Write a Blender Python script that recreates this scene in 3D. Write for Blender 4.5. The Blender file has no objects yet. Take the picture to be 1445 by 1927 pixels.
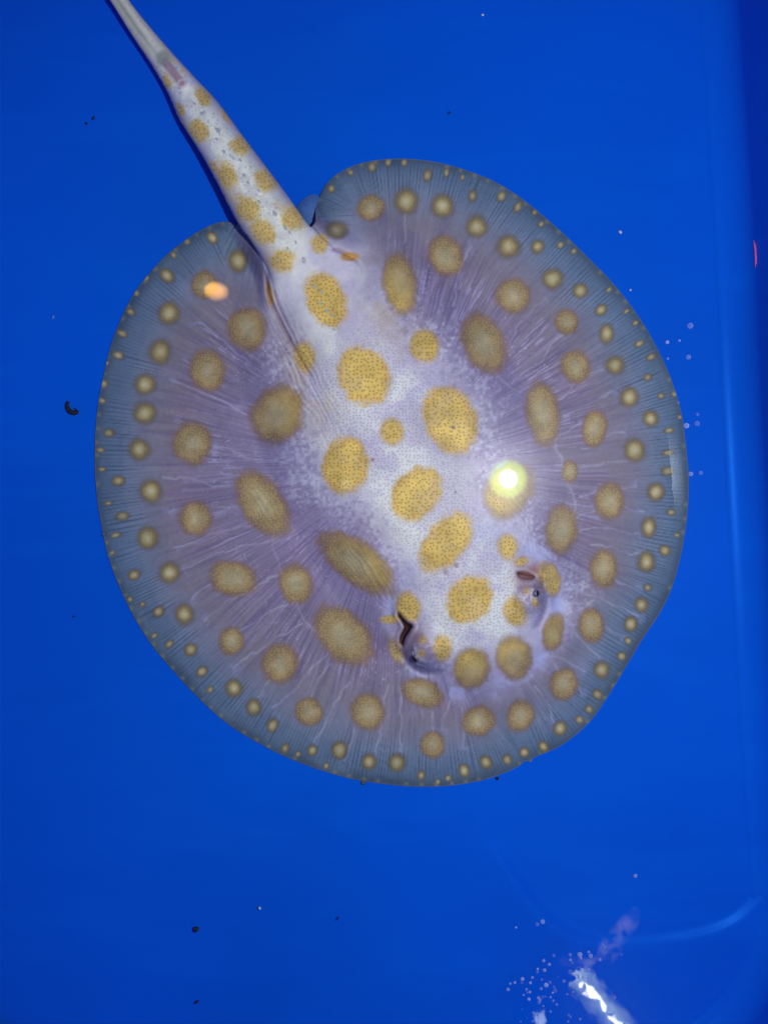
import bpy, math, random
import numpy as np

# ------------------------------------------------------------------ camera, world, lamps, exposure
S = 0.0004                  # metres per photograph pixel on the tub floor
HC = 0.9                    # camera height above the tub floor
HP = HC / S
CX, CY = 722.5, 963.5
ZW = 0.25                   # water level
scene = bpy.context.scene
col = scene.collection

def wp(u, v, z=0.0):
    """measured pixel + height (m) -> world point"""
    k = (HC - z) / HC
    return ((u - CX) * S * k, -(v - CY) * S * k, z)

def lamp_at(u, v, z):
    """place of a lamp at height z whose mirror image in the water is seen at pixel u,v"""
    zi = 2 * ZW - z
    k = (HC - zi) / HC
    return ((u - CX) * S * k, -(v - CY) * S * k, z)

cam_d = bpy.data.cameras.new("camera"); cam = bpy.data.objects.new("camera", cam_d)
col.objects.link(cam); cam.location = (0, 0, HC)
cam_d.sensor_fit = 'VERTICAL'; cam_d.sensor_height = 36; cam_d.lens = 36 * HC / (1927 * S)
cam_d.clip_start = 0.01; cam_d.clip_end = 20
scene.camera = cam

w = bpy.data.worlds.new("World"); scene.world = w; w.use_nodes = True
bg = w.node_tree.nodes["Background"]
bg.inputs[0].default_value = (0.75, 0.85, 1.0, 1); bg.inputs[1].default_value = 0.085

FLASH_Z = 0.895
ld = bpy.data.lights.new("flash_light", 'AREA'); ld.shape = 'DISK'
ld.size = 0.017; ld.energy = 6.0; ld.color = (1.0, 0.985, 0.95)
lo = bpy.data.objects.new("flash_light", ld); col.objects.link(lo)
lo.location = lamp_at(956, 901, FLASH_Z)

vs = scene.view_settings
vs.view_transform = 'Standard'; vs.look = 'None'; vs.exposure = 0; vs.gamma = 1; vs.use_curve_mapping = False

# ------------------------------------------------------------------ helpers
def s2l(c):
    c = np.asarray(c, dtype=np.float64) / 255.0
    return np.where(c <= 0.04045, c / 12.92, ((c + 0.055) / 1.055) ** 2.4)

def sm(e0, e1, x):
    t = np.clip((x - e0) / (e1 - e0), 0, 1)
    return t * t * (3 - 2 * t)

def vnoise(x, y, seed=0):
    rs = np.random.RandomState(seed); tab = rs.rand(512, 512)
    xi = np.floor(x).astype(np.int64); yi = np.floor(y).astype(np.int64)
    fx = x - xi; fy = y - yi
    fx = fx * fx * (3 - 2 * fx); fy = fy * fy * (3 - 2 * fy)
    a = tab[yi & 511, xi & 511]; b = tab[yi & 511, (xi + 1) & 511]
    c = tab[(yi + 1) & 511, xi & 511]; d = tab[(yi + 1) & 511, (xi + 1) & 511]
    return (a * (1 - fx) + b * fx) * (1 - fy) + (c * (1 - fx) + d * fx) * fy

def fbm(x, y, seed=0, o=4):
    r = 0; a = 0.5; t = 0
    for i in range(o):
        r = r + a * vnoise(x * 2 ** i + 17.3 * i, y * 2 ** i + 5.1 * i, seed + i); t += a; a *= 0.55
    return r / t

def catmull(P, closed, n):
    P = np.array(P, float); m = len(P); out = []
    rng = range(m) if closed else range(m - 1)
    for i in rng:
        if closed:
            p0, p1, p2, p3 = P[i - 1], P[i], P[(i + 1) % m], P[(i + 2) % m]
        else:
            p0, p1, p2, p3 = P[max(i - 1, 0)], P[i], P[i + 1], P[min(i + 2, m - 1)]
        for k in range(n):
            t = k / n
            out.append(0.5 * ((2 * p1) + (p2 - p0) * t + (2 * p0 - 5 * p1 + 4 * p2 - p3) * t * t + (3 * p1 - p0 - 3 * p2 + p3) * t ** 3))
    if not closed: out.append(P[-1])
    return np.array(out)

def poly_sdf(X, Y, P):
    """signed distance to closed polygon, nearest point and arc length there"""
    A = P; B = np.roll(P, -1, 0); D = B - A; L2 = (D ** 2).sum(1); L = np.sqrt(L2)
    cum = np.concatenate([[0], np.cumsum(L)[:-1]])
    N = len(X); sd = np.empty(N); qx = np.empty(N); qy = np.empty(N); ss = np.empty(N)
    for i in range(0, N, 6000):
        x = X[i:i + 6000, None]; y = Y[i:i + 6000, None]
        t = np.clip(((x - A[:, 0]) * D[:, 0] + (y - A[:, 1]) * D[:, 1]) / L2, 0, 1)
        px = A[:, 0] + t * D[:, 0]; py = A[:, 1] + t * D[:, 1]
        d2 = (x - px) ** 2 + (y - py) ** 2
        j = d2.argmin(1); r = np.arange(len(j))
        cr = ((A[:, 1] > y) != (B[:, 1] > y)) & (x < D[:, 0] * (y - A[:, 1]) / np.where(D[:, 1] == 0, 1e-9, D[:, 1]) + A[:, 0])
        ins = cr.sum(1) % 2 == 1
        d = np.sqrt(d2[r, j]); sd[i:i + 6000] = np.where(ins, -d, d)
        qx[i:i + 6000] = px[r, j]; qy[i:i + 6000] = py[r, j]; ss[i:i + 6000] = cum[j] + t[r, j] * L[j]
    return sd, qx, qy, ss

def line_dist(X, Y, P):
    """unsigned distance to an open polyline, and fraction along it"""
    P = np.array(P, float); best = np.full(X.shape, 1e9); fr = np.zeros(X.shape)
    seg = np.hypot(*(P[1:] - P[:-1]).T); cum = np.concatenate([[0], np.cumsum(seg)]); tot = cum[-1]
    for i in range(len(P) - 1):
        a = P[i]; d = P[i + 1] - a
        t = np.clip(((X - a[0]) * d[0] + (Y - a[1]) * d[1]) / (d @ d), 0, 1)
        q = np.hypot(X - a[0] - t * d[0], Y - a[1] - t * d[1])
        m = q < best; best = np.where(m, q, best); fr = np.where(m, (cum[i] + t * seg[i]) / tot, fr)
    return best, fr

def mesh_obj(name, verts, faces, mat, parent=None, smooth=True):
    me = bpy.data.meshes.new(name); me.from_pydata([tuple(v) for v in verts], [], [tuple(f) for f in faces]); me.update()
    if smooth: me.polygons.foreach_set('use_smooth', [True] * len(me.polygons))
    if mat: me.materials.append(mat)
    o = bpy.data.objects.new(name, me); col.objects.link(o)
    if parent: o.parent = parent
    return o

def tag(o, label=None, cat=None, group=None, kind=None):
    if label: o['label'] = label
    if cat: o['category'] = cat
    if group: o['group'] = group
    if kind: o['kind'] = kind
    return o

def empty(name, loc=(0, 0, 0)):
    o = bpy.data.objects.new(name, None); col.objects.link(o); o.location = loc; o.empty_display_size = 0.02
    return o

def new_mat(name):
    m = bpy.data.materials.new(name); m.use_nodes = True
    nt = m.node_tree; nt.nodes.clear(); out = nt.nodes.new('ShaderNodeOutputMaterial')
    return m, nt, out

def principled(name, c, rough=0.5, spec=0.3, noise=0.0, nscale=50, **kw):
    m, nt, out = new_mat(name)
    b = nt.nodes.new('ShaderNodeBsdfPrincipled'); nt.links.new(b.outputs[0], out.inputs[0])
    b.inputs['Roughness'].default_value = rough; b.inputs['Specular IOR Level'].default_value = spec
    if noise > 0:
        tc = nt.nodes.new('ShaderNodeTexCoord'); n = nt.nodes.new('ShaderNodeTexNoise')
        n.inputs['Scale'].default_value = nscale; n.inputs['Detail'].default_value = 5
        nt.links.new(tc.outputs['Object'], n.inputs['Vector'])
        r = nt.nodes.new('ShaderNodeValToRGB')
        r.color_ramp.elements[0].position = 0.3; r.color_ramp.elements[1].position = 0.7
        r.color_ramp.elements[0].color = [x * (1 - noise) for x in c] + [1]
        r.color_ramp.elements[1].color = [min(1, x * (1 + noise)) for x in c] + [1]
        nt.links.new(n.outputs['Fac'], r.inputs[0]); nt.links.new(r.outputs[0], b.inputs['Base Color'])
    else:
        b.inputs['Base Color'].default_value = (*c, 1)
    return m

def emit_down(name, c, s, p):
    # lamp glass that glows strongest straight down
    m, nt, out = new_mat(name); g = nt.nodes.new('ShaderNodeNewGeometry'); sp = nt.nodes.new('ShaderNodeSeparateXYZ'); nt.links.new(g.outputs['True Normal'], sp.inputs[0])
    a = nt.nodes.new('ShaderNodeMath'); a.operation = 'ABSOLUTE'; nt.links.new(sp.outputs[2], a.inputs[0])
    q = nt.nodes.new('ShaderNodeMath'); q.operation = 'POWER'; nt.links.new(a.outputs[0], q.inputs[0]); q.inputs[1].default_value = p
    k = nt.nodes.new('ShaderNodeMath'); k.operation = 'MULTIPLY'; nt.links.new(q.outputs[0], k.inputs[0]); k.inputs[1].default_value = s
    e = nt.nodes.new('ShaderNodeEmission'); e.inputs[0].default_value = (*c, 1); nt.links.new(k.outputs[0], e.inputs[1]); nt.links.new(e.outputs[0], out.inputs[0]); return m

def emit(name, c, s):
    m, nt, out = new_mat(name)
    e = nt.nodes.new('ShaderNodeEmission'); e.inputs[0].default_value = (*c, 1); e.inputs[1].default_value = s
    nt.links.new(e.outputs[0], out.inputs[0]); return m

# ------------------------------------------------------------------ the tub
tub_mat = principled("blue_plastic", (0.0002, 0.091, 0.67), 0.33, 0.2, 0.10, 3.2)
nt = tub_mat.node_tree; bs = [n for n in nt.nodes if n.type == 'BSDF_PRINCIPLED'][0]
bs.inputs['Specular Tint'].default_value = (.03, .28, 1.0, 1)
tc = nt.nodes.new('ShaderNodeTexCoord'); n2 = nt.nodes.new('ShaderNodeTexNoise'); n2.inputs['Scale'].default_value = 400
bp = nt.nodes.new('ShaderNodeBump'); bp.inputs['Strength'].default_value = 0.04; bp.inputs['Distance'].default_value = 0.002
nt.links.new(tc.outputs['Object'], n2.inputs['Vector']); nt.links.new(n2.outputs['Fac'], bp.inputs['Height']); nt.links.new(bp.outputs[0], bs.inputs['Normal'])

st_ = nt.nodes.new('ShaderNodeTexNoise'); st_.inputs['Scale'].default_value = 9; st_.inputs['Detail'].default_value = 7; st_.inputs['Distortion'].default_value = 1.2
mp_ = nt.nodes.new('ShaderNodeMapping'); mp_.inputs['Scale'].default_value = (.5, 2.6, 1); mp_.inputs['Rotation'].default_value = (0, 0, .25)
nt.links.new(tc.outputs['Object'], mp_.inputs['Vector']); nt.links.new(mp_.outputs[0], st_.inputs['Vector'])
sr_ = nt.nodes.new('ShaderNodeMapRange'); sr_.inputs['From Min'].default_value = .5; sr_.inputs['From Max'].default_value = .78; sr_.inputs['To Max'].default_value = .30; nt.links.new(st_.outputs['Fac'], sr_.inputs['Value'])
sx_ = nt.nodes.new('ShaderNodeMix'); sx_.data_type = 'RGBA'; nt.links.new(sr_.outputs[0], sx_.inputs['Factor'])
nt.links.new(bs.inputs['Base Color'].links[0].from_socket, sx_.inputs['A']); sx_.inputs['B'].default_value = (.0003, .13, .74, 1); nt.links.new(sx_.outputs['Result'], bs.inputs['Base Color'])
tub = tag(empty('tub', (0, 0, 0)), 'blue plastic tub with rounded corner holding the stingray', 'tub')

CAUSTIC_STEP = catmull([(905, 1500), (930, 1560), (983, 1640), (1051, 1722), (1141, 1756), (1277, 1747), (1365, 1722), (1418, 1672), (1436, 1620)], False, 6)
def floor_height(u, v):
    z = np.zeros_like(u)
    # floor dips away at the far left and the near left
    e = 64 - v - (u - 200) * 0.005
    z -= 0.10 * np.clip(e, 0, 300) * (1 - sm(500, 950, u))
    e = v - (1640 - u * 0.143)
    z -= 0.07 * np.clip(e, 0, 250) * (1 - sm(750, 1150, u)) * sm(-0.1, 1, e / 40)
    # added step, shaped so its gloss stands in for a caustic arc
    d, fr = line_dist(u, v, CAUSTIC_STEP)
    inside = np.zeros(u.shape, bool); m = (u > 850) & (v > 1400)
    inside[m] = poly_sdf(u[m], v[m], np.concatenate([CAUSTIC_STEP, [(1450, 1400), (905, 1400)]]))[0] < 0
    sd = np.where(inside, -d, d)
    env = sm(0.0, 0.3, fr) * (1.9 - 1.2 * sm(0.42, 0.55, fr) + 0.3 * sm(0.6, 0.75, fr)) * (1 - sm(0.93, 1.0, fr))
    h = np.where(sd < 0, 0, np.where(sd < 26, sm(0, 26, sd), np.exp(-np.clip(sd - 26, 0, 400) ** 1.5 / 900)))
    z += 8.0 * h * env
    z += 1.5 * (fbm(u / 300, v / 300, 77, 2) - 0.5)
    return z
us = np.concatenate([np.arange(-160, 880, 10.0), np.arange(880, 1460, 4.0), [1470, 1490, 1520]]); vs_ = np.concatenate([np.arange(-300, 1460, 10.0), np.arange(1460, 1860, 4.0), np.arange(1860, 2060, 10.0)])
U, V = np.meshgrid(us, vs_)
Z = floor_height(U.ravel(), V.ravel())
fv = np.stack([(U.ravel() - CX) * S, -(V.ravel() - CY) * S, Z * S - 0.0012], 1)
nu = len(us); nv = len(vs_)
idx = np.arange(nu * nv).reshape(nv, nu)
ff = np.stack([idx[1:, :-1], idx[1:, 1:], idx[:-1, 1:], idx[:-1, :-1]], -1).reshape(-1, 4)
mesh_obj('tub_floor', fv, ff, tub_mat, tub)

def arc(cx, cy, r, a0, a1, n=14):
    return [(cx + r * math.cos(math.radians(a0 + (a1 - a0) * i / n)), cy + r * math.sin(math.radians(a0 + (a1 - a0) * i / n))) for i in range(n + 1)]
plan = []
plan += [(1357, -130), (1372, 60), (1385, 260), (1397, 450), (1408, 700), (1424, 1000), (1440, 1300), (1455, 1550)]
plan += arc(1110, 1680, 351, -2, 90)
plan += [(700, 2031), (300, 2031)] + arc(150, 1760, 271, 90, 180) + [(-121, 1000), (-121, 200)] + arc(150, 0, 271, 180, 270) + [(800, -271)] + arc(1150, -90, 195, 270, 350, 8)
plan = catmull([(p[0] - 14 * max(0, min(1, (1900 - p[1]) / 300)) * (p[0] > 1200), p[1]) for p in plan], True, 4)
nrm = np.roll(plan, -1, 0) - np.roll(plan, 1, 0); nrm /= np.linalg.norm(nrm, axis=1)[:, None]
nrm = np.stack([nrm[:, 1], -nrm[:, 0]], 1)                       # outward
prof = [(-40, -3)] + [(-40 + 60 * math.sin(math.radians(a)), 60 * (1 - math.cos(math.radians(a)))) for a in range(6, 87, 6)]
prof += [(21, 90), (26, 400), (34, 820), (40, 840), (70, 842), (75, 815)]
wv = []; 
for ox, oz in prof:
    q = plan + nrm * ox
    wv += [((x - CX) * S, -(y - CY) * S, oz * S) for x, y in q]
m_ = len(plan); wf = []
for k in range(len(prof) - 1):
    for i in range(m_):
        j = (i + 1) % m_
        wf.append((k * m_ + i, (k + 1) * m_ + i, (k + 1) * m_ + j, k * m_ + j))
mesh_obj('tub_wall', wv, wf, tub_mat, tub)

# ------------------------------------------------------------------ the stingray
DISC = catmull([(455, 428), (430, 417), (405, 421), (375, 435), (345, 455), (315, 479), (290, 505), (262, 539), (240, 575), (222, 615), (208, 655), (197, 700),
 (187, 750), (181, 800), (179, 850), (180, 900), (185, 950), (192, 990), (200, 1030), (212, 1070), (228, 1110), (247, 1150), (270, 1190), (297, 1228),
 (328, 1264), (362, 1301), (400, 1338), (440, 1370), (490, 1400), (540, 1425), (600, 1448), (660, 1465), (720, 1475), (780, 1480), (840, 1479),
 (900, 1470), (940, 1458), (972, 1444), (989, 1432), (999, 1434), (1006, 1425), (1050, 1406), (1090, 1377), (1120, 1345), (1150, 1300), (1180, 1250), (1210, 1200), (1240, 1155),
 (1262, 1110), (1277, 1060), (1287, 1010), (1293, 960), (1295, 900), (1290, 840), (1282, 780), (1268, 730), (1248, 680), (1222, 630), (1190, 580),
 (1150, 530), (1105, 484), (1060, 440), (1010, 396), (965, 362), (920, 337), (870, 318), (820, 305), (770, 299), (720, 300), (680, 307), (645, 321),
 (618, 342), (602, 368), (593, 395), (590, 422), (560, 436), (520, 440), (480, 436)], True, 5)
TL = [(-60, -420), (50, -230), (140, -100), (207, 0), (245, 61), (283, 118), (314, 171), (340, 228), (378, 289), (416, 358), (445, 415), (473, 450), (496, 492), (512, 545), (540, 600)]
TR = [(-56, -424), (62, -238), (165, -110), (243, 0), (279, 46), (321, 95), (363, 141), (409, 190), (454, 251), (500, 312), (542, 369), (580, 422), (618, 462), (665, 500), (700, 560)]
TLc = catmull(TL, False, 5); TRc = catmull(TR, False, 5)
TAIL = np.concatenate([TLc, TRc[::-1]])
TA = (TLc + TRc) / 2; TW = np.hypot(*(TLc - TRc).T) / 2

h = 1.8
gx = np.arange(-90, 1310, h); gy = np.arange(-440, 1500, h)
GX, GY = np.meshgrid(gx, gy); shp = GX.shape
X0 = GX.ravel(); Y0 = GY.ravel()
pre = ((((X0 - 735) / 585) ** 2 + ((Y0 - 890) / 625) ** 2) < 1.03)
dT = np.full(X0.shape, 1e9)
cand = np.nonzero((X0 < 720) & (Y0 < 620))[0]
dtl, _ = line_dist(X0[cand], Y0[cand], TA[::4]); cand = cand[dtl < 120]
sel = np.unique(np.concatenate([np.nonzero(pre)[0], cand]))
x = X0[sel]; y = Y0[sel]
sd_d, qdx, qdy, s_d = poly_sdf(x, y, DISC)
near = np.zeros(len(sel), bool); near[np.searchsorted(sel, cand)] = True
sd_t = np.full(len(sel), 500.0); qtx = x.copy(); qty = y.copy(); ni = np.nonzero(near)[0]
a_, b_, c_, _ = poly_sdf(x[ni], y[ni], TAIL); sd_t[ni] = a_; qtx[ni] = b_; qty[ni] = c_
sd = np.minimum(sd_d, sd_t)
keepv = sd < 1.45 * h
edge = keepv & (sd >= 0)
ut = sd_t < sd_d
x = np.where(edge, np.where(ut, qtx, qdx), x); y = np.where(edge, np.where(ut, qty, qdy), y)
# faces
gid = np.full(X0.shape, -1, np.int64); gid[sel[keepv]] = np.arange(keepv.sum())
inside_full = np.zeros(X0.shape, bool); inside_full[sel[(sd < 0)]] = True
G = gid.reshape(shp); I = inside_full.reshape(shp)
q = np.stack([G[1:, :-1], G[1:, 1:], G[:-1, 1:], G[:-1, :-1]], -1)
ok = (q >= 0).all(-1) & (I[1:, :-1] | I[1:, 1:] | I[:-1, 1:] | I[:-1, :-1])
F = q[ok]
k = keepv
x = x[k]; y = y[k]; sd_d = sd_d[k]; sd_t = sd_t[k]; s_d = s_d[k]; edge = edge[k]; near = near[k]; ut = ut[k]; sd = sd[k]
d = np.clip(-sd_d, 0, None)
N = len(x)

# tail cross-section coordinates
te = np.full(N, 1e3); tt = np.zeros(N); tw = np.ones(N); ni = np.nonzero(near)[0]
P = TA; best = np.full(len(ni), 1e9)
seg = np.hypot(*(P[1:] - P[:-1]).T); cum = np.concatenate([[0], np.cumsum(seg)])
xx = x[ni]; yy = y[ni]; _t = np.zeros(len(ni)); _w = np.ones(len(ni)); _e = np.full(len(ni), 1e3)
for i in range(len(P) - 1):
    dd = P[i + 1] - P[i]; L = seg[i]
    t = np.clip(((xx - P[i, 0]) * dd[0] + (yy - P[i, 1]) * dd[1]) / (L * L), 0, 1)
    px = xx - P[i, 0] - t * dd[0]; py = yy - P[i, 1] - t * dd[1]
    r = np.hypot(px, py); m = r < best
    best = np.where(m, r, best)
    _e = np.where(m, r * np.sign(dd[0] * py - dd[1] * px), _e)        # + = left side in picture
    _t = np.where(m, cum[i] + t * L, _t); _w = np.where(m, TW[i] * (1 - t) + TW[i + 1] * t, _w)
te[ni] = _e; tt[ni] = _t; tw[ni] = _w
def tpos(i): return cum[i * 5]
T_BASE = tpos(11)      # about where the tail meets the disc
in_t = near & (sd_t < 1.45 * h)
root = np.where(near, sm(1.55, 1.0, np.abs(te) / np.maximum(tw, 1)) * sm(-120, 20, tt - T_BASE) * (1 - sm(25, cum[-1] - T_BASE - 25, tt - T_BASE)), 0.0)
rel = np.clip(np.abs(te) / np.maximum(tw, 1), 0, 1)
prof_t = np.sqrt(np.clip(1 - rel ** 2.2, 0, 1))

# body axes
C0 = np.array([768.0, 870.0]); AX = np.array([0.437, 0.8995]); BX = np.array([0.8995, -0.437])
av = (x - C0[0]) * AX[0] + (y - C0[1]) * AX[1]; bv = (x - C0[0]) * BX[0] + (y - C0[1]) * BX[1]
def hump(cx, cy, ra, rb, p=1.0):
    a = (x - cx) * AX[0] + (y - cy) * AX[1]; b = (x - cx) * BX[0] + (y - cy) * BX[1]
    t = np.clip(1 - (a / ra) ** 2 - (b / rb) ** 2, 0, 1)
    return (t * t * (3 - 2 * t)) ** p
def gau(cx, cy, r): return np.exp(-((x - cx) ** 2 + (y - cy) ** 2) / r ** 2)

z_d = 3 + 34 * (1 - np.exp(-d / 110.0)) * sm(-5, 60, d)
z_d += 72 * hump(765, 850, 560, 255, 0.8) + 16 * hump(660, 640, 330, 120) + 24 * hump(893, 1150, 170, 155, 0.7)
z_d += 42 * root
z_d += 5 * (fbm(x / 130, y / 130, 3, 2) - 0.5) * sm(0, 80, d)
# margin waves
z_d += 3.0 * np.sin(s_d / 47.0 + 2 * np.sin(s_d / 210.)) * np.exp(-d / 50.0) * sm(0, 25, d)
# eye domes, spiracles
z_d += 36 * np.exp(-(np.hypot(x - 797, y - 1221) / 35) ** 3.2) + 32 * np.exp(-(np.hypot(x - 1000, y - 1124) / 30) ** 3.2)
z_d += 7 * gau(740, 1200, 16) + 8 * gau(1022, 1080, 15) - 9 * gau(722, 1240, 30) - 8 * gau(1052, 1140, 26)
z_d += 9 * gau(830, 1222, 22) + 7 * gau(970, 1152, 22) + 6 * gau(770, 1140, 26)
# moat outside the eyes
mL = catmull([(758, 1222), (767, 1243), (785, 1259), (815, 1266), (845, 1258)], False, 6)
mR = catmull([(1013, 1095), (1024, 1122), (1022, 1150), (1012, 1174), (995, 1184)], False, 6)
for ml in (mL, mR):
    q_, fr_ = line_dist(x, y, ml); z_d -= 8 * np.exp(-(q_ / 7.5) ** 2) * sm(0, 0.15, fr_) * (1 - sm(0.75, 1, fr_))
SPL = catmull([(749, 1152), (756, 1160), (765, 1170), (776, 1177), (771, 1188), (763, 1200), (758, 1216), (752, 1207), (754, 1194), (760, 1181), (755, 1169), (749, 1160)], True, 4)
SPR = catmull([(972, 1076), (982, 1075), (994, 1077), (1006, 1084), (1004, 1090), (992, 1091), (980, 1089), (974, 1085)], True, 4)
m_sp = np.zeros(N); hd = np.nonzero((x > 700) & (x < 1060) & (y > 1020) & (y < 1290))[0]
for SP, dp in ((SPL, 34), (SPR, 9)):
    q_, _, _, _ = poly_sdf(x[hd], y[hd], SP)
    z_d[hd] -= dp * sm(1.5, -5, q_); m_sp[hd] = np.maximum(m_sp[hd], sm(1.2, -2.5, q_))
    z_d[hd] += 3.5 * np.exp(-((q_ - 5) / 4) ** 2)
# pelvic folds: creases beside the tail root
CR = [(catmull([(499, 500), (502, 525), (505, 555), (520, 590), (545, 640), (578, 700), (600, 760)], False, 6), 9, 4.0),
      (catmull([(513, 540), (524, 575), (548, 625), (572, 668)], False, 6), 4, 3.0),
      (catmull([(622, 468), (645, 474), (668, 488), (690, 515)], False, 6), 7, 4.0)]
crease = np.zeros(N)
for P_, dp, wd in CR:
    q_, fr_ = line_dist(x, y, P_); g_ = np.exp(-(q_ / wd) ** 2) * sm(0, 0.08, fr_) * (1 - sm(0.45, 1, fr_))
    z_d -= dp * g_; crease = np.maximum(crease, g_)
# fine wrinkles: run of parallel folds
def wrinkle(cx, cy, ra, rb, ang, lam, amp, seed):
    ca, sa = math.cos(math.radians(ang)), math.sin(math.radians(ang))
    al = (x - cx) * ca + (y - cy) * sa; ac = -(x - cx) * sa + (y - cy) * ca
    env = np.exp(-(al / ra) ** 2 - (ac / rb) ** 2)
    ph = (ac + 16 * fbm(al / 45 + 9, ac / 20, seed, 2)) / lam * 2 * math.pi
    return amp * env * np.sin(ph), env
wr = np.zeros(N)
for a in ((690, 1085, 75, 38, 56, 7.0, .75, 5), (975, 955, 55, 30, 48, 8, 1.2, 6), (570, 700, 120, 34, 62, 9, 1.2, 7), (492, 950, 55, 26, 55, 9, .8, 8),
          (985, 1010, 40, 26, 75, 6, .7, 9), (735, 1168, 25, 16, 10, 5, .8, 10), (980, 1057, 18, 12, -15, 4.5, .7, 11)):
    w_, e_ = wrinkle(*a); z_d += w_; wr += w_

# tail on top
zc = 46 + 34 * sm(T_BASE - 380, T_BASE - 40, tt)
z_t = zc + tw * 0.80 * prof_t
fade = sm(T_BASE + 12, T_BASE + 110, tt)
z_t2 = z_t * (1 - fade) + z_d * fade
z = np.where(in_t & (sd_d > -0.01), z_t, z_d)
both = in_t & (sd_d <= -0.01)
z = np.where(both, np.maximum(z_d, z_t2), z)
tail_m = np.where(in_t, 1.0, 0.0) * (1 - sm(T_BASE - 40, T_BASE + 75, tt))
tail_edge = sm(1.0, 0.86, rel)

zb = np.where(in_t & (sd_d > -0.01), zc - tw * 0.55 * prof_t, 1.0)
z = np.where(edge, np.where(ut, zc, 3.0), z)
zb = np.where(edge, z, np.minimum(zb, z - 0.5))

# ---------------- pigment (albedo painted per vertex from the animal's own markings, plus shade at the eyes)
colr = np.zeros((N, 3))
def mix(c, m):
    global colr
    m = np.clip(m, 0, 1)[:, None]; colr = colr * (1 - m) + np.asarray(c, float) * m
ramp_d = [0, 5, 14, 40, 85, 125, 180, 250, 340, 420]
ramp_c = np.array([(52, 74, 102), (64, 88, 118), (79, 105, 136), (95, 119, 150), (111, 119, 148), (119, 115, 136), (120, 112, 138), (118, 110, 147), (130, 122, 164), (150, 144, 186)], float)
nz = fbm(x / 90, y / 90, 21, 3) - 0.5
dd_ = d + 60 * nz * sm(30, 150, d) + 190 * root
d_geo = d; d = np.maximum(d, 190 * root)
colr = np.stack([np.interp(dd_, ramp_d, ramp_c[:, i]) for i in range(3)], 1)
th = np.arctan2((y - 880) / 590, (x - 740) / 555); rr = np.hypot(x - 740, y - 880)
# greyer rear lobes
mix((112, 108, 128), 0.55 * sm(70, 140, d) * sm(-220, -420, av) * (1 - sm(260, 360, d)))
# brownish blush patches
mix((128, 104, 138), 0.35 * sm(.5, .75, fbm(x / 120 + 3, y / 120, 31, 3)) * sm(90, 170, d))

# margin rays (fin radials)
lam = 7.6
st = np.abs(np.sin(math.pi * (s_d / lam + 1.6 * vnoise(s_d / 26, d / 300, 41)))); st2 = vnoise(s_d / 9.0 + 40, d / 60, 42)
mm = sm(2, 14, d) * (1 - sm(55, 115, d + 40 * (vnoise(s_d / 22, d * 0, 43) - .5)))
mix((44, 62, 88), 0.52 * mm * sm(.55, .08, st) * (0.25 + 0.85 * sm(.25, .75, st2)))
mix((120, 144, 170), 0.30 * mm * sm(.7, 1., st) * sm(15, 35, d) * sm(.3, .7, vnoise(s_d / 14, d / 80, 46)))
mix((44, 62, 88), 0.35 * sm(26, 2, d) * sm(.3, .7, vnoise(s_d / 60, d / 60, 47)))
# broad faint radials further in
mm2 = sm(60, 110, d) * (1 - sm(190, 290, d))
mix((90, 88, 126), 0.30 * mm2 * sm(.45, .75, vnoise(s_d / 6.0, d / 240, 44)))
mix((138, 138, 162), 0.25 * mm2 * sm(.55, .85, vnoise(s_d / 7.0 + 9, d / 200, 45)))

# central pale field
Wq = np.interp(av, [-640, -420, -300, -180, -40, 120, 240, 330, 400, 470], [95, 98, 112, 142, 165, 122, 122, 148, 118, 34])
bo = np.interp(av, [-640, -420, -200, 0, 200, 330, 470], [0, 0, 0, -5, 5, 12, 20])
ed = np.abs(bv - bo) - Wq + 80 * (fbm(x / 70, y / 70, 51, 4) - 0.5)
W1 = sm(80, -40, ed) * sm(500, 400, av + 60 * nz)          # lilac apron
W2 = sm(25, -85, ed) * sm(440, 360, av)                       # white core
lobe = np.where(in_t, 1.0, sm(-500, -370, av)); W1 = W1 * lobe; W2 = W2 * lobe
mix((162, 156, 192), 0.9 * W1)
frost = fbm(x / 5, y / 5, 61, 3) * .62 + .38 * fbm(x / 22, y / 22, 68, 2); patch = fbm(x / 55 + 7, y / 55, 62, 3)
mix((193, 198, 214), W2 * .93 * (0.72 + 0.28 * sm(.32, .62, patch)))
mix((212, 221, 224), W2 * sm(.36, .72, patch) * 0.65)
# lilac breaks inside the pale field
mix((172, 168, 208), 0.65 * W2 * sm(.52, .70, fbm(x / 60 + 31, y / 60 + 4, 63, 3)))
# beige worn zones on flanks
mix((172, 160, 158), 0.7 * np.exp(-((bv + 105) / 45) ** 2 - ((av + 215) / 110) ** 2) * sm(.3, .6, patch))
mix((176, 158, 150), 0.7 * np.exp(-((bv - 95) / 38) ** 2 - ((av + 270) / 90) ** 2) * sm(.3, .6, fbm(x / 40, y / 40, 65, 3)))
mix((140, 136, 178), 0.6 * np.exp(-((bv - 95) / 60) ** 2 - ((av + 20) / 110) ** 2))
# frosty speckle at the border of the field
bord = sm(95, 10, ed) * sm(-60, 0, ed) * sm(470, 380, av) * sm(-380, -270, av)
mix((186, 191, 218), 0.72 * bord * sm(.44, .66, frost))
mix((110, 100, 150), 0.35 * bord * sm(.56, .7, fbm(x / 7 + 3, y / 7, 66, 2)))
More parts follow.
